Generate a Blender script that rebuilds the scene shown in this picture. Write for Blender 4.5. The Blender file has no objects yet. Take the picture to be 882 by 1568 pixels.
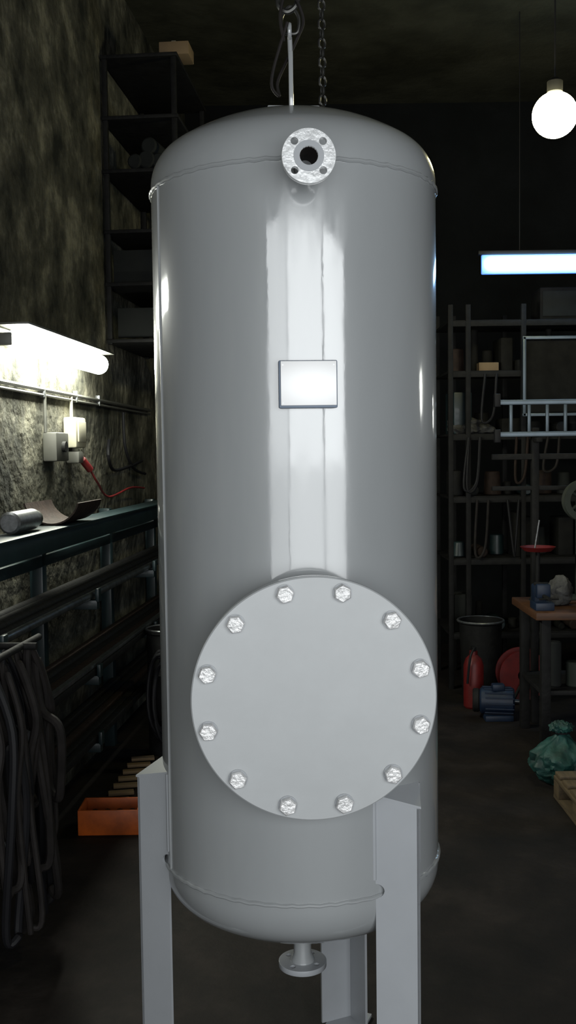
import bpy, bmesh, math, random
from mathutils import Vector, Matrix, noise
random.seed(7)
scene = bpy.context.scene
scene.view_settings.view_transform = 'Standard'
R90X = Matrix.Rotation(math.radians(90), 4, 'X')
FZ = -.08      # floor level

# ------------------------------------------------------------------ materials
def mat(name, col, rough=0.6, metal=0.0, var=0.0, vscale=6.0, col2=None, bump=0.0, bscale=30.0,
        coat=0.0, coat_r=0.1, stretch=(1, 1, 1), emit=None, estr=0.0, ior=1.5, rvar=0.0, coat_ior=1.5, crvar=0.0, spec=.5):
    m = bpy.data.materials.new(name); m.use_nodes = True
    nt = m.node_tree; N = nt.nodes; L = nt.links
    b = N['Principled BSDF']
    b.inputs['Base Color'].default_value = (*col, 1)
    b.inputs['Roughness'].default_value = rough
    b.inputs['Metallic'].default_value = metal
    b.inputs['IOR'].default_value = ior
    b.inputs['Specular IOR Level'].default_value = spec
    b.inputs['Coat Weight'].default_value = coat
    b.inputs['Coat Roughness'].default_value = coat_r
    b.inputs['Coat IOR'].default_value = coat_ior
    if emit:
        b.inputs['Emission Color'].default_value = (*emit, 1)
        b.inputs['Emission Strength'].default_value = estr
    tc = N.new('ShaderNodeTexCoord'); mp = N.new('ShaderNodeMapping')
    mp.inputs['Scale'].default_value = stretch
    L.new(tc.outputs['Object'], mp.inputs['Vector'])
    if var > 0 or col2:
        n = N.new('ShaderNodeTexNoise'); n.inputs['Scale'].default_value = vscale
        n.inputs['Detail'].default_value = 8; n.inputs['Roughness'].default_value = 0.65
        L.new(mp.outputs[0], n.inputs['Vector'])
        r = N.new('ShaderNodeValToRGB')
        r.color_ramp.elements[0].position = 0.35; r.color_ramp.elements[1].position = 0.65
        c2 = col2 if col2 else tuple(c * (1 - var) for c in col)
        r.color_ramp.elements[0].color = (*c2, 1); r.color_ramp.elements[1].color = (*col, 1)
        L.new(n.outputs['Fac'], r.inputs['Fac']); L.new(r.outputs['Color'], b.inputs['Base Color'])
        if rvar > 0:
            mr = N.new('ShaderNodeMapRange'); mr.inputs['From Min'].default_value = .3; mr.inputs['From Max'].default_value = .7
            mr.inputs['To Min'].default_value = rough; mr.inputs['To Max'].default_value = rough + rvar
            L.new(n.outputs['Fac'], mr.inputs['Value']); L.new(mr.outputs[0], b.inputs['Roughness'])
    if crvar > 0:   # patchy orange-peel gloss, stretched vertically
        mp2 = N.new('ShaderNodeMapping'); mp2.inputs['Scale'].default_value = (14, 14, 2.2)
        L.new(tc.outputs['Object'], mp2.inputs['Vector'])
        n3 = N.new('ShaderNodeTexNoise'); n3.inputs['Scale'].default_value = 1.6; n3.inputs['Detail'].default_value = 5
        L.new(mp2.outputs[0], n3.inputs['Vector'])
        mr = N.new('ShaderNodeMapRange'); mr.inputs['From Min'].default_value = .35; mr.inputs['From Max'].default_value = .65
        mr.inputs['To Min'].default_value = coat_r; mr.inputs['To Max'].default_value = coat_r + crvar
        L.new(n3.outputs['Fac'], mr.inputs['Value']); L.new(mr.outputs[0], b.inputs['Coat Roughness'])
    if bump > 0:
        n2 = N.new('ShaderNodeTexNoise'); n2.inputs['Scale'].default_value = bscale
        n2.inputs['Detail'].default_value = 6
        L.new(mp.outputs[0], n2.inputs['Vector'])
        bp = N.new('ShaderNodeBump'); bp.inputs['Strength'].default_value = bump
        bp.inputs['Distance'].default_value = 0.02
        L.new(n2.outputs['Fac'], bp.inputs['Height']); L.new(bp.outputs[0], b.inputs['Normal'])
        if coat > 0: L.new(bp.outputs[0], b.inputs['Coat Normal'])
    return m

M_tank = mat('grey_gloss_paint', (.36, .378, .388), .36, var=.06, vscale=3, coat=1.0, coat_r=.045, coat_ior=1.95, crvar=.10, bump=.025, bscale=14, stretch=(1, 1, .35))
M_cover = mat('grey_satin_paint', (.50, .52, .53), .45, var=.07, vscale=5, coat=.5, coat_r=.3, bump=.01, bscale=60)
M_leg = mat('grey_leg_paint', (.40, .42, .445), .4, var=.06, vscale=5, coat=.6, coat_r=.15)
M_bolt = mat('painted_bolt', (1, 1, 1), .3, var=.55, vscale=60, bump=.3, bscale=120, coat=1, coat_ior=2.4)
M_flange = mat('pale_flange_paint', (.92, .94, .95), .35, var=.4, vscale=40, coat=.8, bump=.1, bscale=90, coat_ior=2.0)
M_bore = mat('rusty_bore', (.03, .022, .02), .7, var=.5, vscale=40)
M_plate = mat('white_name_plate', (1, 1, 1), .4, .0, coat=1, coat_r=.45, coat_ior=2.6)
M_platefr = mat('name_plate_bracket', (.20, .25, .33), .4, var=.1)
M_steel = mat('galvanised_steel', (.28, .29, .30), .4, .8, var=.4, vscale=40)
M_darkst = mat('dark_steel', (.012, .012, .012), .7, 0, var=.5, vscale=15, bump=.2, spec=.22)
M_chain = mat('chain_steel', (.09, .09, .085), .4, .8, var=.4, vscale=30)
M_shiny = mat('bright_steel_bar', (.42, .46, .48), .28, .9, var=.5, vscale=20)
M_rust = mat('rusty_steel', (.030, .019, .015), .75, 0, var=.5, vscale=18, bump=.3, spec=.25)
M_black = mat('black_rubber', (.008, .008, .010), .6, var=.3, spec=.3)
M_hose = mat('grey_hose', (.020, .017, .016), .7, var=.5, vscale=12, spec=.25)
M_teal = mat('teal_machine_paint', (.012, .028, .032), .45, var=.4, vscale=8, coat=.15)
M_tube = mat('fluorescent_tube', (1, 1, 1), .4, emit=(.98, 1, .86), estr=90)
M_tube2 = mat('fluorescent_tube_dim', (1, 1, 1), .4, emit=(.98, 1, .93), estr=14)
M_led = mat('blue_white_led', (1, 1, 1), .4, emit=(.40, .68, 1.0), estr=24)
M_ledhalo = mat('led_blue_halo', (.3, .5, .9), .4, emit=(.07, .25, .95), estr=.9)  # blue halo around the LED, put into an emissive panel
M_yel = mat('high_bay_bulb', (1, 1, 1), .4, emit=(1, .92, .48), estr=70)
M_white = mat('aged_white_plastic', (.42, .40, .31), .5, var=.15)
M_greybox = mat('grey_plastic', (.08, .08, .07), .5, var=.2)
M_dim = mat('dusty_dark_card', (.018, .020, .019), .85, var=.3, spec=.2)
M_red = mat('red_paint', (.15, .009, .009), .5, var=.4, vscale=12)
M_orange = mat('orange_paint', (.50, .10, .010), .5, var=.45, vscale=9)
M_bench = mat('worn_bench_wood', (.09, .035, .012), .6, var=.5, vscale=6, stretch=(1, 8, 8))
M_yellow = mat('yellow_paint', (.32, .18, .02), .5, var=.3)
M_blue = mat('blue_paint', (.007, .019, .048), .5, var=.4, vscale=12)
M_green = mat('green_bag', (.010, .070, .060), .6, var=.7, vscale=10, bump=.6, bscale=14)
M_castg = mat('green_cast_iron', (.035, .042, .034), .7, var=.3, spec=.3)
M_wood = mat('pine_wood', (.12, .085, .045), .7, var=.5, vscale=4, stretch=(12, 1, 12), bump=.1)
M_card = mat('cardboard', (.22, .15, .08), .8, var=.15)
M_alu = mat('aluminium', (.13, .165, .20), .4, .5, var=.2)
M_cloth = mat('grey_cloth', (.10, .10, .098), .9, var=.6, vscale=14, bump=.4, spec=.2)
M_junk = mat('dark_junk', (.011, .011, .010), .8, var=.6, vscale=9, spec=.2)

# wall / floor
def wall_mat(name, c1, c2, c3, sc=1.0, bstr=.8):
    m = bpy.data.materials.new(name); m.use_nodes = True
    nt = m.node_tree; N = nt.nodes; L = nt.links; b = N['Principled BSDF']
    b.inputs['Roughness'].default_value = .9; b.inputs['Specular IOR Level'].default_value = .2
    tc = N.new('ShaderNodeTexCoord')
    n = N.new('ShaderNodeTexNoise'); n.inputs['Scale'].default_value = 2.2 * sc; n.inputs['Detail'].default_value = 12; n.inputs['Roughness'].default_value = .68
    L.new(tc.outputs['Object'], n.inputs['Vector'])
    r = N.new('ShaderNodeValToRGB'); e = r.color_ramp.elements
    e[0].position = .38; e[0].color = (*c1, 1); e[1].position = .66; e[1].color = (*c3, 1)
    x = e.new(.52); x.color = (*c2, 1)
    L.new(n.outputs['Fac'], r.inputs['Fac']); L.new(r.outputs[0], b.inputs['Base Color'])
    v = N.new('ShaderNodeTexVoronoi'); v.inputs['Scale'].default_value = 5 * sc
    L.new(tc.outputs['Object'], v.inputs['Vector'])
    n2 = N.new('ShaderNodeTexNoise'); n2.inputs['Scale'].default_value = 12 * sc; n2.inputs['Detail'].default_value = 7
    L.new(tc.outputs['Object'], n2.inputs['Vector'])
    ad = N.new('ShaderNodeMath'); ad.operation = 'MULTIPLY_ADD'; ad.inputs[1].default_value = .35
    L.new(v.outputs['Distance'], ad.inputs[0]); L.new(n2.outputs['Fac'], ad.inputs[2])
    bp = N.new('ShaderNodeBump'); bp.inputs['Strength'].default_value = bstr; bp.inputs['Distance'].default_value = .05
    L.new(ad.outputs[0], bp.inputs['Height']); L.new(bp.outputs[0], b.inputs['Normal'])
    return m
M_wall = wall_mat('rough_plastered_stone', (.016, .017, .013), (.07, .068, .052), (.20, .19, .145), 1.2, .55)
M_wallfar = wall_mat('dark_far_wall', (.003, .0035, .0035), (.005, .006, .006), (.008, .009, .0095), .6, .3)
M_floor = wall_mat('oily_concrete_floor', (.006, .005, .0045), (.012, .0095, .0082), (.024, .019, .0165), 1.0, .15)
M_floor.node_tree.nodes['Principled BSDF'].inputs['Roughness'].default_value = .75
M_ceil = wall_mat('dark_ceiling', (.025, .025, .016), (.045, .045, .03), (.065, .065, .045), .5, .3)

# ------------------------------------------------------------------ builder
class B:
    def __init__(s): s.bm = bmesh.new(); s.mats = []
    def mi(s, m):
        if m not in s.mats: s.mats.append(m)
        return s.mats.index(m)
    def _add(s, verts, faces, m, M=None):
        i = s.mi(m); vs = [s.bm.verts.new(M @ Vector(v) if M else Vector(v)) for v in verts]
        for f in faces:
            try:
                fc = s.bm.faces.new([vs[k] for k in f]); fc.material_index = i; fc.smooth = True
            except ValueError: pass
    def box(s, c, d, m, M=None, bev=0.004, rz=0):
        t = bmesh.new(); bmesh.ops.create_cube(t, size=1)
        for v in t.verts: v.co = Vector((v.co.x * d[0], v.co.y * d[1], v.co.z * d[2]))
        if bev > 0: bmesh.ops.bevel(t, geom=list(t.edges), offset=min(bev, min(d) * .3), segments=2, affect='EDGES', profile=.5)
        T = Matrix.Translation(c) @ Matrix.Rotation(rz, 4, 'Z')
        if M: T = M @ T
        s.merge(t, m, T)
    def merge(s, t, m, T=None):
        i = s.mi(m); t.verts.ensure_lookup_table(); mp = {}
        for v in t.verts: mp[v] = s.bm.verts.new(T @ v.co if T else v.co)
        for f in t.faces:
            try:
                n = s.bm.faces.new([mp[v] for v in f.verts]); n.material_index = i; n.smooth = True
            except ValueError: pass
        t.free()
    def mesh(s, me, m, T):
        t = bmesh.new(); t.from_mesh(me); s.merge(t, m, T)
    def lathe(s, prof, m, M=None, seg=48):
        vs = []; fs = []; n = len(prof); idx = []
        for k, (r, z) in enumerate(prof):
            if r < 1e-6: idx.append([len(vs)] * seg); vs.append((0, 0, z))
            else:
                row = []
                for j in range(seg):
                    a = 2 * math.pi * j / seg; row.append(len(vs)); vs.append((r * math.cos(a), r * math.sin(a), z))
                idx.append(row)
        for k in range(n - 1):
            for j in range(seg):
                a, b_, c, d = idx[k][j], idx[k][(j + 1) % seg], idx[k + 1][(j + 1) % seg], idx[k + 1][j]
                f = []
                for q in (a, b_, c, d):
                    if q not in f: f.append(q)
                if len(f) > 2: fs.append(f)
        s._add(vs, fs, m, M)
    def cyl(s, p0, p1, r, m, r2=None, seg=24, M=None, bev=0.0):
        p0 = Vector(p0); p1 = Vector(p1); d = p1 - p0; h = d.length
        T = Matrix.Translation(p0) @ d.to_track_quat('Z', 'Y').to_matrix().to_4x4()
        if M: T = M @ T
        r2 = r if r2 is None else r2
        if bev > 0: pr = [(0, 0), (r - bev, 0), (r, bev), (r2, h - bev), (r2 - bev, h), (0, h)]
        else: pr = [(0, 0), (r, 0), (r2, h), (0, h)]
        s.lathe(pr, m, T, seg)
    def tube(s, pts, r, m, seg=8, closed=False, sub=6, M=None, prof=None):
        P = [Vector(p) for p in pts]; n = len(P); Q = []
        if sub > 1:
            rng = n if closed else n - 1
            for i in range(rng):
                g = lambda k: P[k % n] if closed else P[max(0, min(n - 1, k))]
                a, b_, c, d = g(i - 1), g(i), g(i + 1), g(i + 2)
                for k in range(sub):
                    t = k / sub
                    Q.append(.5 * ((2 * b_) + (c - a) * t + (2 * a - 5 * b_ + 4 * c - d) * t * t + (3 * b_ - a - 3 * c + d) * t ** 3))
            if not closed: Q.append(P[-1])
        else: Q = P
        n = len(Q); vs = []; fs = []; up = None
        for i in range(n):
            if closed: tg = Q[(i + 1) % n] - Q[i - 1]
            else: tg = Q[min(n - 1, i + 1)] - Q[max(0, i - 1)]
            tg.normalize()
            if up is None:
                up = tg.orthogonal().normalized()
            up = (up - tg * up.dot(tg)).normalized(); sd = tg.cross(up)
            for j in range(seg):
                a = 2 * math.pi * j / seg; vs.append(Q[i] + up * math.cos(a) * r + sd * math.sin(a) * r)
        for i in range(n if closed else n - 1):
            for j in range(seg):
                fs.append((i * seg + j, i * seg + (j + 1) % seg, ((i + 1) % n) * seg + (j + 1) % seg, ((i + 1) % n) * seg + j))
        if not closed:
            fs.append(tuple(range(seg))); fs.append(tuple((n - 1) * seg + j for j in range(seg)))
        s._add(vs, fs, m, M)
    def prism(s, poly, h, m, M=None):
        n = len(poly)
        vs = [(x, y, 0) for x, y in poly] + [(x, y, h) for x, y in poly]
        fs = [tuple(range(n))[::-1], tuple(range(n, 2 * n))] + [(i, (i + 1) % n, n + (i + 1) % n, n + i) for i in range(n)]
        s._add(vs, fs, m, M)
    def done(s, name, parent=None, M=None, sharp=32):
        bm = s.bm
        bmesh.ops.recalc_face_normals(bm, faces=bm.faces)
        for e in bm.edges:
            if len(e.link_faces) == 2 and e.calc_face_angle(0) > math.radians(sharp): e.smooth = False
        me = bpy.data.meshes.new(name); bm.to_mesh(me); bm.free()
        for m in s.mats: me.materials.append(m)
        o = bpy.data.objects.new(name, me); scene.collection.objects.link(o)
        if M: o.matrix_world = M
        if parent: o.parent = parent
        return o

def empty(name, M=None):
    o = bpy.data.objects.new(name, None); scene.collection.objects.link(o); o.empty_display_size = .1
    if M: o.matrix_world = M
    return o

def holed_disc(R, holes, th, bevel=0.001, res=48):
    cu = bpy.data.curves.new('tmp', 'CURVE'); cu.dimensions = '2D'; cu.fill_mode = 'BOTH'
    cu.extrude = th / 2 - bevel; cu.bevel_depth = bevel; cu.bevel_resolution = 1; cu.offset = -bevel
    for (x, y, r, n) in [(0, 0, R, res)] + [(a, b_, c, 20) for a, b_, c in holes]:
        sp = cu.splines.new('POLY'); sp.points.add(n - 1); sp.use_cyclic_u = True
        for k in range(n):
            t = 2 * math.pi * k / n; sp.points[k].co = (x + r * math.cos(t), y + r * math.sin(t), 0, 1)
    o = bpy.data.objects.new('tmp', cu); scene.collection.objects.link(o)
    bpy.context.view_layer.update()
    me = bpy.data.meshes.new_from_object(o); bpy.data.objects.remove(o)
    return me

# ------------------------------------------------------------------ PRESSURE TANK
R = .40; ZB = .70; ZT = 2.575
tank = empty('pressure_tank')
TR = math.radians(3.8)            # tank rotated slightly about its axis
TM = Matrix.Rotation(TR, 4, 'Z')

def head(n=14):
    r = .123; Rc = .64; zc = -.4366; pts = []
    for i in range(n + 1):
        a = math.radians(57.6) * i / n; pts.append((R - r + r * math.cos(a), r * math.sin(a)))
    for i in range(1, n + 1):
        a = math.radians(32.4) * (1 - i / n); pts.append((Rc * math.sin(a), zc + Rc * math.cos(a)))
    return pts
h = head(); SF = .022
prof = [(r, ZB - SF - z) for r, z in reversed(h)] + [(R, ZB), (R, (ZB + ZT) / 2), (R, ZT)] + [(r, ZT + SF + z) for r, z in h]
prof[0] = (0, prof[0][1]); prof[-1] = (0, prof[-1][1])
b = B(); b.lathe(prof, M_tank, seg=160); b.done('shell', tank)
ZTOP = ZT + SF + .2034; ZBOT = ZB - SF - .2034
# weld beads
b = B()
for z in (ZB, ZT):
    pts = []
    for k in range(180):
        a = 2 * math.pi * k / 180; j = .0012 * math.sin(k * 1.9) + .0008 * random.uniform(-1, 1)
        pts.append(((R + .0005) * math.cos(a), (R + .0005) * math.sin(a), z + j))
    b.tube(pts, .006, M_tank, seg=8, closed=True, sub=1)
a = math.radians(-155)
b.tube([((R) * math.cos(a + .0008 * math.sin(k)), (R) * math.sin(a), ZB + (ZT - ZB) * k / 60) for k in range(61)], .004, M_tank, seg=6, sub=1)
b.done('weld_seams', tank)

# manway : neck + flange + blind cover + bolts (axis -Y)
MW = TM @ Matrix.Translation((0, 0, 1.258)) @ R90X     # local +Z -> world -Y
b = B()
b.lathe([(.21, .30), (.21, .455), (.20, .455)], M_tank, MW, 72)
b.lathe([(.205, .448), (.295, .448), (.298, .451), (.298, .469), (.295, .472), (.205, .472)], M_tank, MW, 128)
b.done('manway_flange', tank)
b = B()
b.lathe([(0, .474), (.296, .474), (.300, .478), (.300, .4960), (.2970, .499), (.2969, .499)], M_cover, MW, 160)
n = 160
b._add([(.2969 * math.cos(2 * math.pi * k / n), .2969 * math.sin(2 * math.pi * k / n), .499) for k in range(n)], [tuple(range(n))], M_cover, MW)
b.done('manway_cover', tank)
b = B()
for k in range(12):
    a = math.radians(15 + 30 * k); tw = random.uniform(0, 1)
    T = MW @ Matrix.Translation((.268 * math.cos(a), .268 * math.sin(a), .499)) @ Matrix.Rotation(tw, 4, 'Z')
    b.lathe([(0, 0), (.0235, 0), (.0235, .003), (0, .003)], M_leg, T, 28)
    b.lathe([(0, .003), (.0225, .003), (.0225, .015), (.0195, .0185), (0, .0185)], M_bolt, T, 6)
    b.lathe([(0, -.07), (.011, -.07), (.011, -.05)], M_bolt, T, 12)
    b.lathe([(0, -.066), (.021, -.066), (.021, -.051), (0, -.051)], M_bolt, T, 6)
b.done('cover_bolts', tank)

# nozzles with 4-hole flanges
def nozzle(T, rneck, Rf, hole_r, bc, L0, L1, name, th=.018, rot=45, M_f=None):
    M_f = M_f or M_flange
    b = B()
    b.lathe([(rneck, L0), (rneck, L1 - .035), (rneck * 1.35, L1 - .012), (rneck * 1.35, L1 - th / 2)], M_tank, T, 36)
    b.lathe([(rneck + .008, L0 + .0), (rneck + .001, L0 + .010)], M_tank, T, 36)
    holes = [(bc * math.cos(math.radians(rot + 90 * k)), bc * math.sin(math.radians(rot + 90 * k)), hole_r) for k in range(4)]
    me = holed_disc(Rf, holes + [(0, 0, rneck * .78)], th)
    b.mesh(me, M_f, T @ Matrix.Translation((0, 0, L1)))
    b.lathe([(rneck * .80, L1 + th / 2 - .001), (rneck * .80, L1 + th / 2 + .002), (rneck * 1.30, L1 + th / 2 + .002), (rneck * 1.32, L1 + th / 2 - .001)], M_leg, T, 40)
    b.lathe([(rneck * .79, L1 + th / 2), (rneck * .74, L1 - .01), (rneck * .70, L0), (0, L0)], M_bore, T, 30)
    return b.done(name, tank)
T1 = TM @ Matrix.Translation((0, 0, 2.550)) @ R90X
nozzle(T1, .0275, .0640, .0088, .0475, .392, .50, 'inlet_nozzle')
T2 = Matrix.Translation((0.0, 0, ZBOT)) @ Matrix.Rotation(math.pi, 4, 'X')
nozzle(T2, .026, .071, .008, .05, -.004, .130, 'drain_nozzle', th=.016, rot=35, M_f=M_leg)

# name plate on stand-off bracket
b = B(); zc = 2.024
MP = TM
b.box((0, -.409, zc), (.145, .022, .117), M_platefr, MP, .003)
b.box((0.001, -.4225, zc + .002), (.138, .005, .109), M_plate, MP, .0015)
for sx in (-1, 1):
    for sz in (-1, 1):
        b.cyl((sx * .063, -.424, zc + sz * .047), (sx * .063, -.4255, zc + sz * .047), .002, M_flange, seg=10, M=MP)
b.done('name_plate', tank)

# lifting pad + lug bar
b = B()
b.box((0, -.0, ZTOP + .004), (.145, .145, .014), M_tank, None, .004, rz=.06)
b.box((-.002, 0, ZTOP + .09), (.013, .05, .17), M_tank, None, .003)
b.cyl((-.002, 0, ZTOP + .16), (-.004, 0, ZTOP + .22), .007, M_tank, seg=16)
b.tube([(-.004 , .020 * math.cos(t), ZTOP + .235 + .02 * math.sin(t)) for t in [2 * math.pi * k / 20 for k in range(20)]], .006, M_tank, closed=True, sub=1)
b.done('lifting_lug', tank)

# legs
def leg(angdeg, name):
    ang = math.radians(angdeg); w = .115; t = .008; za = .935; ze = .965; zn = .715; rn = .019
    LM = Matrix.Rotation(ang, 4, 'Z') @ Matrix.Translation((.473, 0, 0))
    b = B()
    for sgn in (-1, 1):
        poly = [(0, FZ + 0.012), (w, FZ + 0.012), (w, zn - rn)]
        for k in range(1, 10):
            q = -math.pi / 2 - math.pi * k / 10
            poly.append((w + rn * 1.2 * math.cos(q), zn + rn * math.sin(q)))
        poly += [(w, zn + rn), (w, ze), (0, za)]
        d = Vector((-math.sqrt(.5), sgn * math.sqrt(.5), 0)); up = Vector((0, 0, 1))
        nrm = Vector((-math.sqrt(.5), -sgn * math.sqrt(.5), 0))
        Bm = Matrix(((d.x, up.x, nrm.x, 0), (d.y, up.y, nrm.y, 0), (d.z, up.z, nrm.z, 0), (0, 0, 0, 1)))
        b.prism(poly, t, M_leg, LM @ Bm)
    c = [(0.004, 0, za), (-.083, .085, ze), (-.082, 0, ze + .012), (-.083, -.085, ze)]
    vs = [Vector(p) for p in c] + [Vector(p) + Vector((0, 0, .006)) for p in c]
    b._add(vs, [(3, 2, 1, 0), (4, 5, 6, 7), (0, 1, 5, 4), (1, 2, 6, 5), (2, 3, 7, 6), (3, 0, 4, 7)], M_leg, LM)
    b.box((-.04, 0, FZ + .006), (.13, .13, .012), M_leg, LM, .002)
    for sgn in (-1, 1):
        b.tube([(-.0835, sgn * .0835, zz) for zz in (zn + .03, .8, .9, ze)], .006, M_leg, M=LM, seg=6)
    b.done(name, tank, sharp=25)
leg(-50, 'leg_1'); leg(189, 'leg_2'); leg(69, 'leg_3')

# ------------------------------------------------------------------ chains / hoist
def chain(b, p0, p1, link=.036, wid=.024, r=.0035, m=M_chain):
    p0 = Vector(p0); p1 = Vector(p1); d = (p1 - p0); L_ = d.length; d.normalize()
    pitch = link - 2 * r * 1.05; n = int(L_ / pitch)
    q = d.to_track_quat('Z', 'Y').to_matrix().to_4x4()
    for i in range(n):
        T = Matrix.Translation(p0 + d * (i + .5) * pitch) @ q @ Matrix.Rotation((i % 2) * math.pi / 2 + .6, 4, 'Z')
        hw = wid / 2 - r; hl = link / 2 - r - hw; pts = []
        for k in range(7):
            a = math.pi * k / 6; pts.append((hw * math.cos(a), 0, hl + hw * math.sin(a)))
        for k in range(7):
            a = math.pi + math.pi * k / 6; pts.append((hw * math.cos(a), 0, -hl + hw * math.sin(a)))
        b.tube(pts, r, m, seg=6, closed=True, sub=1, M=T)
hoist = empty('chain_hoist')
b = B()
zr = ZTOP + .235
b.tube([(-.004, 0, zr - .004), (.018, 0, zr + .0), (.022, 0, zr + .04), (-.002, 0, zr + .07), (-.026, 0, zr + .04), (-.022, 0, zr)], .005, M_chain, closed=True)
b.tube([(-.03, 0, zr + .11), (-.034, 0, zr + .075), (-.01, 0, zr + .055), (.016, 0, zr + .075), (.02, 0, zr + .12), (0, 0, zr + .15), (0, 0, zr + .2)], .008, M_chain)
b.cyl((0, 0, zr + .18), (0, 0, zr + .26), .022, M_darkst, bev=.004)
chain(b, (0, 0, zr + .26), (0, 0, 4.75), .042, .028, .0045)
b.lathe([(0, -.09), (.08, -.09), (.12, -.07), (.12, .07), (.08, .09), (0, .09)], M_orange, Matrix.Translation((.06, .1, 4.85)) @ R90X, 36)
b.cyl((.06, .1, 4.95), (.06, .1, 5.2), .018, M_darkst)
b.done('hoist_and_hook', hoist)
b = B()
b.tube([(-.01, -.03, ZTOP + .25), (-.03, -.03, ZTOP + .19), (-.052, -.02, ZTOP + .12), (-.055, -.01, ZTOP + .08), (-.035, 0, ZTOP + .06), (-.04, .01, ZTOP + .10), (-.015, .02, ZTOP + .16), (.02, .02, ZTOP + .23), (.035, 0, ZTOP + .27), (0.01, -.02, ZTOP + .33)], .0045, M_hose)
b.tube([(-.02, -.03, ZTOP + .20), (-.03, -.03, ZTOP + .27), (-.01, -.02, ZTOP + .36), (.01, 0, ZTOP + .48)], .0045, M_hose)
b.done('cable_sling', hoist)
b = B()
chain(b, (.115, .56, 1.3), (.100, .5, 4.80), .040, .030, .0045)
b.done('hand_chain')

# ------------------------------------------------------------------ ROOM
def slab(name, c, d, m, rz=0):
    b = B(); b.box((0, 0, 0), d, m, None, 0)
    return b.done(name, M=Matrix.Translation(c) @ Matrix.Rotation(rz, 4, 'Z'))
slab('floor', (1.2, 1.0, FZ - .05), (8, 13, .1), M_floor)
slab('ceiling', (1.2, 1.0, 5.25), (8, 13, .1), M_ceil)
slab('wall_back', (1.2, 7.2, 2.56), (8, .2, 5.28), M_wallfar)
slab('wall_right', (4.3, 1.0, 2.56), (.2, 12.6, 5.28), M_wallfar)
WR = -math.atan(.09)
WL = Matrix.Translation((-1.876, -2.93, 0)) @ Matrix.Rotation(WR, 4, 'Z')   # local x = distance off wall, y = along wall
WLF = Matrix.Translation((0, 0, FZ)) @ WL
b = B(); b.box((-.1, 4.0, 2.56), (.2, 12.6, 5.28), M_wall, None, 0); wall_left = b.done('wall_left', M=WL)
# front wall (behind photographer) with the big open workshop doorway
b = B()
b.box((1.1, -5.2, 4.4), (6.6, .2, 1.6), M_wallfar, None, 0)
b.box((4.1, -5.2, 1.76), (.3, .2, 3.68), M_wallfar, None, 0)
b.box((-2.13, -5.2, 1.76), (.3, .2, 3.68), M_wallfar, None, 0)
for x in (-.52, 1.92): b.box((x, -5.15, 1.76), (.06, .06, 3.68), M_darkst)
b.done('wall_front')

# daylight entering through the doorway (three bays; sky above, dimmer ground light below)
def area(name, loc, sx, sy, rad, col, rot):
    l = bpy.data.lights.new(name, 'AREA'); l.shape = 'RECTANGLE'; l.size = sx; l.size_y = sy; l.energy = rad * math.pi * sx * sy; l.color = col
    o = bpy.data.objects.new(name, l); scene.collection.objects.link(o); o.location = loc; o.rotation_euler = rot
    return o
FR = (math.radians(90), 0, 0)
k_ = 0
for x0, x1, r_ in ((-1.95, -.55, 2.9), (-.49, 1.89, 4.2), (1.95, 3.92, 4.6)):
    for z0, z1, f_ in ((0, 1.75, .72), (1.75, 3.55, 1.18)):
        nm = 'doorway_daylight' + ('.%03d' % k_ if k_ else ''); k_ += 1
        area(nm, ((x0 + x1) / 2, -5.28, (z0 + z1) / 2), x1 - x0, z1 - z0, r_ * f_, (.955, .985, 1.0), FR)

# ------------------------------------------------------------------ LEFT SIDE
def fluo(y0, y1, z, name, mt):
    b = B(); yc = (y0 + y1) / 2
    b.box((.03, yc, z + .02), (.05, y1 - y0 + .14, .07), M_white)
    b.box((.11, yc, z + .072), (.18, y1 - y0 + .10, .012), M_greybox)  # hood added to keep the tube's light off the upper wall
    b.cyl((.12, y0, z), (.12, y1, z), .060, mt, seg=28, bev=.03)
    for y in (y0 - .03, y1 + .03): b.box((.07, y, z), (.09, .04, .06), M_greybox)
    b.done(name, M=WL)
fluo(4.93, 6.40, 2.41, 'fluorescent_lamp', M_tube)
fluo(3.40, 4.45, 2.48, 'fluorescent_lamp.001', M_tube2)
# conduits, boxes, cables
b = B()
b.tube([(.02, 4.2, 2.22), (.02, 5.2, 2.215), (.02, 6.2, 2.21), (.02, 8.2, 2.20)], .012, M_greybox)
b.tube([(.02, 4.2, 2.19), (.02, 8.2, 2.17)], .008, M_greybox, sub=1)
for y in (4.9, 5.6, 6.2, 6.7): b.box((.016, y, 2.205), (.03, .02, .07), M_steel)
b.tube([(.02, 5.6, 2.38), (.02, 5.6, 2.22)], .008, M_white, sub=1)
b.tube([(.02, 5.75, 2.38), (.02, 5.75, 2.22)], .008, M_white, sub=1)
b.tube([(.02, 6.1, 2.2), (.02, 6.1, 2.08)], .01, M_white, sub=1)
b.tube([(.02, 5.62, 2.2), (.02, 5.62, 1.98)], .01, M_greybox, sub=1)
o = b.done('electrical_conduit', M=WL); o.parent = wall_left; o.matrix_parent_inverse = WL.inverted()
b = B(); b.box((.045, 6.08, 1.985), (.08, .20, .18), M_white, None, .012); b.box((.088, 6.08, 1.99), (.01, .15, .12), M_white, None, .004)
b.done('junction_box', M=WL)
b = B(); b.box((.045, 5.72, 1.90), (.08, .22, .16), M_greybox, None, .01); b.cyl((.085, 5.72, 1.90), (.105, 5.72, 1.90), .03, M_darkst)
b.done('switch_box', M=WL)
b = B()
b.box((.05, 6.05, 1.84), (.08, .09, .07), M_greybox, None, .01)
b.cyl((.07, 6.12, 1.83), (.10, 6.20, 1.76), .022, M_red, seg=16, bev=.006)
b.tube([(.10, 6.20, 1.76), (.12, 6.28, 1.68), (.1, 6.6, 1.58), (.12, 7.1, 1.62), (.1, 7.6, 1.60)], .007, M_red)
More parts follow.
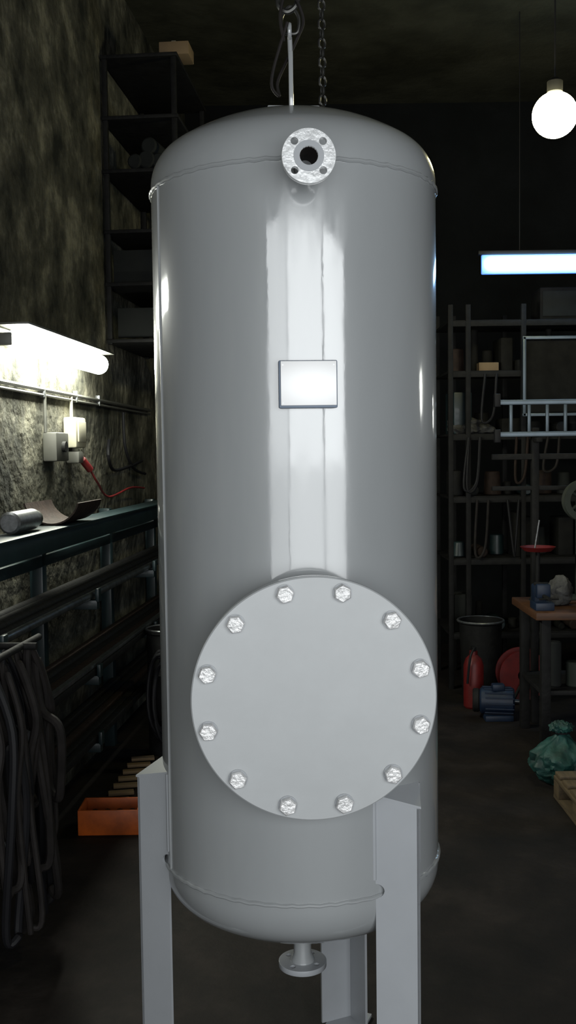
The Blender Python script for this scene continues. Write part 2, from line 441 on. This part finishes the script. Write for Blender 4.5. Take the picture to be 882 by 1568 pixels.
b.tube([(.03, 6.9, 1.95), (.05, 6.8, 1.85), (.04, 6.95, 1.75), (.05, 7.3, 1.76), (.04, 7.8, 1.8)], .011, M_black)
b.tube([(.03, 7.3, 2.15), (.04, 7.3, 1.9), (.05, 7.5, 1.75), (.04, 7.9, 1.7)], .011, M_black)
b.done('red_plug_and_cable', M=WL)

# long steel rack with teal top beam
rack = empty('cantilever_rack', WLF)
b = B(); dz = .08
b.box((.22, 5.9, 1.44 + dz), (.10, 4.6, .10), M_teal, None, .006)
b.box((.22, 5.9, 1.495 + dz), (.16, 4.6, .012), M_teal, None, .003)
b.box((.06, 5.9, 1.30 + dz), (.05, 4.6, .06), M_teal)
for y in (4.0, 5.35, 6.7, 8.0):
    b.box((.05, y, .75 + dz / 2), (.07, .07, 1.5 + dz), M_teal)
    for z in (.42, .78, 1.18):
        b.box((.20, y, z - .03), (.34, .05, .05), M_teal)
        b.box((.37, y, z + .02), (.02, .05, .07), M_teal)
o = b.done('rack_frame'); o.parent = rack
b = B(); random.seed(3)
for z0, n in ((.42, 5), (.78, 5), (1.18, 5)):
    for k in range(n):
        x = .10 + k * .058 + random.uniform(-.005, .005); y0 = 3.7 + random.uniform(-.1, .6); y1 = 8.3 - random.uniform(0, .7)
        kind = random.random(); s_ = random.uniform(.018, .027); m = random.choice([M_darkst, M_rust, M_darkst, M_darkst])
        if k == n - 1: m = M_shiny if z0 > 1 else M_darkst; s_ = .020
        z = z0 + s_ - .004
        if kind < .4: b.cyl((x, y0, z), (x, y1, z), s_, m, seg=14)
        else: b.box((x, (y0 + y1) / 2, z), (s_ * 1.9, y1 - y0, s_ * 1.9), m, None, .003)
b.box((.335, 6.1, .83), (.03, 4.2, .02), M_shiny, None, .002)
o = b.done('steel_bar_stock'); o.parent = rack
# half-pipe trough on beam (axis along the wall)
b = B(); n = 16; vs = []; fs = []
for i in range(n + 1):
    a = math.radians(-165 + 150 * i / n)
    for rr in (.140, .148):
        for yy in (0, .42): vs.append((rr * math.cos(a), yy, rr * math.sin(a)))
for i in range(n):
    o_ = i * 4; p = o_ + 4
    fs += [(o_, o_ + 1, p + 1, p), (o_ + 2, p + 2, p + 3, o_ + 3), (o_, p, p + 2, o_ + 2), (o_ + 1, o_ + 3, p + 3, p + 1)]
fs += [(0, 2, 3, 1), (n * 4, n * 4 + 1, n * 4 + 3, n * 4 + 2)]
b._add(vs, fs, M_rust)
b.done('half_pipe_trough', M=WL @ Matrix.Translation((.205, 5.12, 1.652)))
b = B(); b.cyl((.2, 4.55, 1.555), (.2, 4.85, 1.555), .05, M_steel, bev=.01); b.cyl((.2, 4.84, 1.555), (.2, 4.90, 1.555), .04, M_castg, bev=.006)
b.done('steel_roller', M=WL)

# hanging hoses on rack end
b = B(); random.seed(11)
for k in range(15):
    x = .46 + random.uniform(-.04, .05); y = 3.66 + .032 * k + random.uniform(-.03, .03); zt = 1.20 - random.uniform(0, .10); zb = random.uniform(.10, .65)
    w = random.uniform(.03, .10); s1 = random.uniform(-.04, .04); s2 = random.uniform(-.04, .04)
    b.tube([(x - .02, y - w * .3, zt), (x + .03 + s1, y - w * .8, zt - .2), (x + .05 + s2, y - w * 1.15, (zt + zb) / 2), (x + .04 - s1, y - w * .5, zb + .03), (x + .04, y, zb),
            (x + .04 - s2, y + w * .6, zb + .05), (x + .03 + s1, y + w, (zt + zb) / 2), (x + .02, y + w * .7, zt - .2)], random.uniform(.010, .020), random.choice([M_hose, M_black, M_hose]), closed=True)
b.cyl((.06, 3.95, 1.20), (.52, 3.95, 1.20), .014, M_darkst)
b.cyl((.46, 3.55, 1.20), (.46, 4.15, 1.20), .014, M_darkst)
o = b.done('hanging_hoses'); o.parent = rack

# steel drum + black hose coil
drum = empty('steel_drum', Matrix.Translation((.10, 0, FZ)))
b = B()
T = Matrix.Translation((-.90, 3.45, 0))
b.lathe([(0, 0), (.13, 0), (.135, .01), (.13, .02), (.13, .26), (.136, .27), (.13, .28), (.13, .54), (.136, .55), (.13, .56), (.13, .80), (.138, .81), (.138, .83), (.125, .83), (.125, .5), (0, .5)], M_darkst, T, 40)
b.tube([(-.90 + .134 * math.cos(t), 3.45 + .134 * math.sin(t), .83) for t in [2 * math.pi * k / 30 for k in range(30)]], .007, M_steel, closed=True, sub=1)
o = b.done('drum_body'); o.parent = drum
b = B()
for k in range(6):
    rr = .15 + .02 * (k % 3); c = Vector((-.92 + .012 * k, 3.22 - .02 * (k % 2), .48 - .01 * k))
    b.tube([(c.x + rr * .5 * math.cos(t), c.y + .02 * math.sin(3 * t) - .04, c.z + rr * 1.5 * math.sin(t)) for t in [2 * math.pi * j / 24 for j in range(24)]], .012, M_black, closed=True, sub=1)
b.cyl((-.89, 3.12, .70), (-.89, 3.34, .70), .014, M_darkst)
o = b.done('hose_coil'); o.parent = drum

# orange tray, wooden slats
TY = Matrix.Translation((-.06, .20, FZ))
b = B(); bx = (-.90, 2.03)
b.box((bx[0], bx[1], .012), (.31, .20, .024), M_orange, TY)
b.box((bx[0], bx[1] - .095, .065), (.31, .012, .13), M_orange, TY)
b.box((bx[0], bx[1] + .095, .065), (.31, .012, .13), M_orange, TY)
for s_ in (-1, 1): b.box((bx[0] + s_ * .15, bx[1], .065), (.012, .20, .13), M_orange, TY)
for k in range(4): b.cyl((bx[0] - .10 + .065 * k, bx[1] - .08, .05), (bx[0] - .10 + .065 * k, bx[1] + .08, .05), .026, M_darkst, seg=12, M=TY)
b.done('orange_tray')
b = B()
TS = Matrix.Translation((-.975, 2.42, FZ)) @ Matrix.Rotation(-.05, 4, 'Z')
for s_ in (-1, 1): b.box((s_ * .07, .42, .03), (.025, .9, .06), M_rust, TS)
for k in range(7): b.box((0, .03 + k * .125, .07), (.14, .05, .018), M_card, TS, .003, rz=.25)
b.done('wooden_slat_ramp')

# high wall shelf unit at left
shelf = empty('wall_shelf_unit', WL)
b = B()
for y in (7.0, 8.1):
    for x in (.03, .50): b.box((x, y, 3.55), (.035, .035, 1.9), M_darkst)
for z in (2.62, 3.0, 3.35, 3.75, 4.1, 4.5): b.box((.27, 7.55, z), (.52, 1.16, .025), M_darkst)
b.box((.25, 7.06, 3.13), (.40, .02, .22), M_dim); b.box((.25, 7.06, 2.75), (.36, .02, .20), M_dim)
o = b.done('shelf_frame'); o.parent = shelf
b = B(); b.box((.50, 7.12, 4.556), (.20, .2, .085), M_card, None, .004); b.box((.50, 7.12, 4.60), (.03, .2, .002), M_white, None, 0)
o = b.done('cardboard_box'); o.parent = shelf
b = B()
for k, (x, z, r) in enumerate([(.30, 3.83, .06), (.38, 3.82, .05), (.32, 3.92, .055), (.22, 3.82, .05)]):
    b.cyl((x, 7.0, z), (x + .03, 7.25, z), r, M_dim, seg=14, bev=.01)
o = b.done('stored_rolls'); o.parent = shelf

# ------------------------------------------------------------------ RIGHT SIDE
# bare high-intensity globe
b = B(); lp = (1.555, 3.1, 3.79); T = Matrix.Translation(lp)
b.lathe([(0, -.13)] + [(.13 * math.cos(math.radians(q)), .13 * math.sin(math.radians(q))) for q in range(-75, 76, 10)] + [(.035, .132)], M_yel, T, 36)
b.lathe([(.035, .12), (.045, .13), (.045, .19), (.02, .21), (0, .21)], M_black, T, 30)
b.cyl((lp[0], lp[1], lp[2] + .20), (lp[0], lp[1], 5.2), .005, M_black, seg=8)
b.done('high_bay_lamp')
# blue-white LED batten with an added glowing blue panel behind it that imitates its halo
b = B()
b.box((2.35, 5.07, 3.375), (1.75, .07, .03), M_black)
b.box((2.35, 5.06, 3.285), (1.70, .03, .15), M_ledhalo, None, .014)
b.box((2.35, 5.03, 3.290), (1.64, .06, .085), M_led, None, .028)
for x in (1.8, 2.9): b.cyl((x, 5.07, 3.38), (x, 5.07, 5.2), .004, M_black, seg=8)
b.done('led_batten_lamp')
# bulkhead lamps on right wall
for i, (yy, zz, nm) in enumerate([(1.9, 2.25, 'bulkhead_lamp'), (5.6, 2.2, 'bulkhead_lamp.001')]):
    b = B(); T = Matrix.Translation((4.2, yy, zz)) @ Matrix.Rotation(-math.pi / 2, 4, 'Y')
    b.lathe([(0, 0), (.17, 0), (.17, .04), (.15, .05)], M_greybox, T, 30)
    b.lathe([(.15, .045), (.14, .09), (.09, .13), (0, .145)], M_tube2, T, 30)
    b.done(nm)

# storage rack along back
storage = empty('storage_rack')
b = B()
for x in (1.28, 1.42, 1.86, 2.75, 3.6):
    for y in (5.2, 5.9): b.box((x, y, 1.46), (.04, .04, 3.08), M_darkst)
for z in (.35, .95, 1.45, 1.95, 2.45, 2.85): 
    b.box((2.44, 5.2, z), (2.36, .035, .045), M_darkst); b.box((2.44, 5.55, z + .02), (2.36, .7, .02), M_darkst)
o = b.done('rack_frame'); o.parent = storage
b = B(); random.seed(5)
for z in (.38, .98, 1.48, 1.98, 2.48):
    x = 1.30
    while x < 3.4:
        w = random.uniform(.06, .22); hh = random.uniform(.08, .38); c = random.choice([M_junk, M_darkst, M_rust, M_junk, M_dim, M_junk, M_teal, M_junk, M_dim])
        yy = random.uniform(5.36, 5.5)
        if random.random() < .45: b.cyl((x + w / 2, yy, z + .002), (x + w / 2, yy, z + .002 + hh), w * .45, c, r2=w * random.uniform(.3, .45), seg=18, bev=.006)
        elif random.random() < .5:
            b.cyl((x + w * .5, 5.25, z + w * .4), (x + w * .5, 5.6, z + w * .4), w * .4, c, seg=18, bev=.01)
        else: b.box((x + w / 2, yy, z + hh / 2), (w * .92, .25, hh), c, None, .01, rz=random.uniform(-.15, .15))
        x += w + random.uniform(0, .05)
for k in range(9):   # cables and straps hanging off the rack front
    x = random.uniform(1.3, 2.7); z = random.choice([1.45, 1.95, 2.45]); l_ = random.uniform(.2, .45)
    b.tube([(x, 5.17, z), (x + random.uniform(-.05, .05), 5.15, z - l_), (x + .06, 5.16, z - l_ * .9), (x + .09, 5.17, z)], .011, random.choice([M_black, M_hose, M_rust]))
o = b.done('shelf_clutter'); o.parent = storage
b = B(); b.box((2.17, 5.42, 2.88 + .13), (.32, .3, .26), M_junk, None, .008); b.box((2.17, 5.265, 3.01), (.28, .01, .2), M_dim, None, .003)
o = b.done('storage_crate'); o.parent = storage
b = B(); b.box((1.60, 5.32, 2.51), (.16, .1, .08), M_card); o = b.done('parts_carton'); o.parent = storage
b = B()
for k in range(7):
    t = bmesh.new(); bmesh.ops.create_icosphere(t, subdivisions=3, radius=.06)
    for v in t.verts: v.co = Vector((v.co.x * 1.3, v.co.y, v.co.z * .7)) * (1 + .45 * noise.noise(v.co * 22 + Vector((k * 5, 0, 0))))
    b.merge(t, M_cloth, Matrix.Translation((1.36 + .07 * (k % 4), 5.33 + .04 * (k // 4), 2.02 + .045 * (k // 4))))
o = b.done('rag_pile'); o.parent = storage
# rectangular metal frame hung on rack
b = B()
for z in (2.12, 2.72): b.box((2.35, 5.08, z), (1.05, .03, .025), M_alu)
for x in (1.84, 2.35, 2.86): b.box((x, 5.08, 2.42), (.025, .03, .62), M_alu)
b.box((2.35, 5.10, 2.42), (1.0, .01, .56), M_junk, None, 0)
for x in (1.95, 2.75): b.box((x, 5.13, 2.72), (.03, .10, .03), M_darkst)
o = b.done('framed_mesh_screen'); o.parent = storage
# aluminium ladder, horizontal on a stand
b = B(); y = 4.1
b.box((2.35, y, 2.175), (1.84, .03, .035), M_alu, None, .005); b.box((2.35, y, 1.955), (1.84, .03, .035), M_alu, None, .005)
for k in range(14): b.box((1.52 + k * .125, y, 2.065), (.022, .022, .19), M_alu, None, .005)
b.box((1.425, y, 2.19), (.04, .045, .09), M_black); b.box((1.425, y, 1.945), (.04, .045, .09), M_black)
b.done('aluminium_ladder')
b = B()
for x in (1.7, 3.0):
    b.box((x, y + .06, 1.0 + FZ / 2), (.05, .05, 2.0 - FZ), M_darkst); b.box((x, y, 1.915), (.04, .16, .03), M_darkst)
b.box((2.35, y + .06, 1.80), (1.9, .04, .04), M_darkst)
b.box((2.35, y + .06, 1.58), (1.9, .04, .03), M_darkst)
b.done('ladder_stand')

# workbench with items
b = B()
b.box((2.15, 3.75, .80), (1.25, .7, .05), M_bench, None, .006)
for x in (1.60, 2.70):
    for yy in (3.47, 4.03): b.box((x, yy, .39 + FZ / 2), (.06, .06, .78 - FZ), M_darkst)
b.box((2.15, 3.75, .30), (1.15, .6, .03), M_darkst)
random.seed(21); x = 1.64
while x < 2.6:
    w = random.uniform(.08, .18); hh = random.uniform(.1, .38)
    b.cyl((x + w / 2, 3.58, .316), (x + w / 2, 3.58, .316 + hh), w * .45, random.choice([M_junk, M_rust, M_dim, M_castg]), seg=18, bev=.008); x += w + .02
b.done('workbench')
VT = Matrix.Translation((-.10, 0, 0))
b = B()
b.box((1.70, 3.55, .85), (.12, .16, .05), M_blue, VT); b.box((1.69, 3.6, .92), (.08, .10, .12), M_blue, VT, .012)
b.box((1.69, 3.49, .95), (.09, .05, .09), M_blue, VT, .01); b.cyl((1.69, 3.50, .92), (1.69, 3.32, .92), .012, M_darkst, M=VT)
b.cyl((1.63, 3.34, .92), (1.75, 3.34, .92), .006, M_darkst, seg=10, M=VT); b.box((1.69, 3.54, .99), (.09, .02, .02), M_darkst, VT)
b.done('bench_vise')
DT = Matrix.Translation((-.07, 0, 0))
b = B()
b.lathe([(0, .0), (.09, 0), (.12, .03), (.115, .03), (.085, .008), (0, .008)], M_red, DT @ Matrix.Translation((1.74, 3.95, 1.16)), 30)
b.cyl((1.74, 3.95, .825), (1.74, 3.95, 1.165), .015, M_darkst, M=DT); b.lathe([(0, 0), (.06, 0), (.05, .02), (0, .02)], M_darkst, DT @ Matrix.Translation((1.74, 3.95, .825)), 24)
b.cyl((1.72, 3.95, 1.18), (1.75, 3.95, 1.37), .006, M_steel, seg=10, M=DT)
b.done('red_parts_dish')
b = B()
for k in range(4):
    t = bmesh.new(); bmesh.ops.create_icosphere(t, subdivisions=3, radius=.065)
    for v in t.verts: v.co = Vector((v.co.x * 1.1, v.co.y, v.co.z * 1.1)) * (1 + .5 * noise.noise(v.co * 18 + Vector((k * 5, 3, 0))))
    for v in t.verts: v.co.z = max(v.co.z, -.055)
    b.merge(t, M_cloth, Matrix.Translation((1.74 + .03 * (k % 2), 3.72, .882 + .06 * (k // 2))))
b.done('grey_rags')
b = B(); YT = Matrix.Translation((-.235, .0, 0))
b.cyl((2.10, 3.50, .826), (2.10, 3.50, 1.02), .055, M_yellow, bev=.015, M=YT); b.cyl((2.10, 3.50, 1.02), (2.10, 3.50, 1.06), .025, M_black, bev=.004, M=YT)
b.tube([(2.06, 3.50, 1.01), (2.06, 3.50, 1.09), (2.14, 3.50, 1.09), (2.14, 3.50, 1.01)], .007, M_yellow, M=YT)
b.done('yellow_canister')
# green pulley on post
b = B(); T = Matrix.Translation((1.98, 3.95, 1.50)) @ R90X
b.lathe([(.10, -.04), (.14, -.04), (.14, -.03), (.125, -.02), (.125, .02), (.14, .03), (.14, .04), (.10, .04), (.10, -.04)], M_castg, T, 44)
b.lathe([(0, -.045), (.03, -.045), (.03, .045), (0, .045)], M_castg, T, 20)
for k in range(5):
    a = 2 * math.pi * k / 5; b.cyl((.025 * math.cos(a), .025 * math.sin(a), 0), (.105 * math.cos(a), .105 * math.sin(a), 0), .012, M_castg, seg=10, M=T)
b.box((1.98, 4.02, 1.17), (.06, .05, .68), M_castg); b.cyl((1.98, 3.9, 1.50), (1.98, 4.03, 1.50), .014, M_steel)
b.box((1.98, 3.98, .835), (.2, .18, .02), M_castg)
b.done('cast_pulley_wheel')

# floor items right
b = B(); T = Matrix.Translation((1.47, 4.95, FZ))
b.lathe([(0, .02), (.13, .02), (.14, 0), (.165, .58), (.18, .59), (.18, .605), (.16, .605), (.135, .03), (0, .03)], M_darkst, T, 40)
b.tube([(1.47 + .178 * math.cos(t), 4.95 + .178 * math.sin(t), FZ + .60) for t in [2 * math.pi * k / 30 for k in range(30)]], .009, M_steel, closed=True, sub=1)
b.done('steel_bucket')
b = B()
b.lathe([(0, 0), (.065, 0), (.075, .015), (.075, .32), (.06, .37), (.03, .40), (.03, .43), (0, .43)], M_red, Matrix.Translation((1.35, 4.60, FZ)), 32)
b.tube([(1.35, 4.60, .35), (1.35, 4.55, .38), (1.31, 4.51, .32), (1.29, 4.52, .12)], .009, M_black); b.box((1.35, 4.60, .37), (.03, .08, .03), M_darkst)
b.done('fire_extinguisher')
b = B(); T = Matrix.Translation((1.75, 4.75, .14)) @ R90X
b.lathe([(.05, -.08), (.19, -.08), (.19, -.065), (.11, -.06), (.11, .06), (.19, .065), (.19, .08), (.05, .08), (.05, -.08)], M_red, T, 44)
for k in range(5): b.tube([(1.75 + .125 * math.cos(t), 4.75 - .04 + .02 * k, .14 + .125 * math.sin(t)) for t in [2 * math.pi * j / 30 for j in range(30)]], .012, M_black, closed=True, sub=1)
b.cyl((1.75, 4.64, .14), (1.75, 4.86, .14), .02, M_darkst)
for yy in (4.65, 4.85):
    b.cyl((1.75, yy, .14), (1.64, yy, FZ), .012, M_darkst); b.cyl((1.75, yy, .14), (1.86, yy, FZ), .012, M_darkst)
b.done('red_hose_reel')
b = B(); T = Matrix.Translation((0, .25, FZ))
b.cyl((1.34, 4.05, .13), (1.58, 4.0, .13), .095, M_blue, bev=.012, seg=32, M=T)
for k in range(16):
    a = 2 * math.pi * k / 16; b.box((1.46, 4.025 + .10 * math.cos(a), .13 + .10 * math.sin(a)), (.20, .008, .008), M_blue, T, 0, rz=-.2)
b.cyl((1.29, 4.06, .13), (1.34, 4.05, .13), .085, M_darkst, bev=.01, M=T); b.cyl((1.58, 4.0, .13), (1.62, 3.99, .13), .015, M_steel, M=T)
b.box((1.46, 4.025, .02), (.2, .18, .04), M_blue, T); b.box((1.46, 4.0, .235), (.09, .07, .05), M_blue, T, .01)
b.done('electric_motor')
# teal sack
b = B(); t = bmesh.new(); bmesh.ops.create_icosphere(t, subdivisions=5, radius=1)
for v in t.verts:
    p = v.co.copy(); f = 1 + .22 * noise.noise(p * 2.2) + .10 * noise.noise(p * 6) + .05 * abs(noise.noise(p * 13))
    rad = .17 * (1 if p.z < .2 else max(.25, 1 - (p.z - .2) * 1.05))
    v.co = Vector((p.x * rad * f, p.y * rad * f, max(0.0, .13 + p.z * .17 * (1 + .1 * noise.noise(p * 3)))))
SK = Matrix.Translation((1.55, 2.9, FZ))
b.merge(t, M_green, SK)
t = bmesh.new(); bmesh.ops.create_icosphere(t, subdivisions=4, radius=1)
for v in t.verts:
    p = v.co.copy(); f = 1 + .3 * noise.noise(p * 3 + Vector((4, 4, 4)))
    v.co = Vector((p.x * .07 * f, p.y * .06 * f, p.z * .03 + .02 * noise.noise(p * 5)))
b.merge(t, M_green, SK @ Matrix.Translation((0, 0, .315)))
b.tube([(.045 * math.cos(q), .045 * math.sin(q), .287) for q in [2 * math.pi * j / 20 for j in range(20)]], .006, M_black, closed=True, sub=1, M=SK)
b.done('green_sack')
# pallet
b = B(); T = Matrix.Translation((.06, .1, FZ))
for k in range(6): b.box((1.98, 1.72 + k * .15, .135), (1.2, .10, .02), M_wood, T, .003)
for x in (1.42, 1.98, 2.54):
    b.box((x, 2.09, .115), (.10, .85, .02), M_wood, T, .003); b.box((x, 2.09, .01), (.10, .85, .02), M_wood, T, .003)
    for yy in (1.72, 2.09, 2.46): b.box((x, yy, .0625), (.10, .10, .085), M_wood, T, .004)
b.done('wooden_pallet')

# ------------------------------------------------------------------ world & camera
w = bpy.data.worlds.new('World'); scene.world = w; w.use_nodes = True
w.node_tree.nodes['Background'].inputs[0].default_value = (.5, .6, .7, 1); w.node_tree.nodes['Background'].inputs[1].default_value = .02
cam = bpy.data.cameras.new('camera'); co = bpy.data.objects.new('camera', cam); scene.collection.objects.link(co)
cam.sensor_fit = 'VERTICAL'; cam.sensor_height = 24; cam.lens = 24 * 1555 / 1568; cam.clip_end = 100
co.matrix_world = Matrix.Translation((-.026, -2.93, 1.86)) @ Matrix.Rotation(math.radians(90 - 3.43), 4, 'X') @ Matrix.Rotation(-.013, 4, 'Z')
scene.camera = co
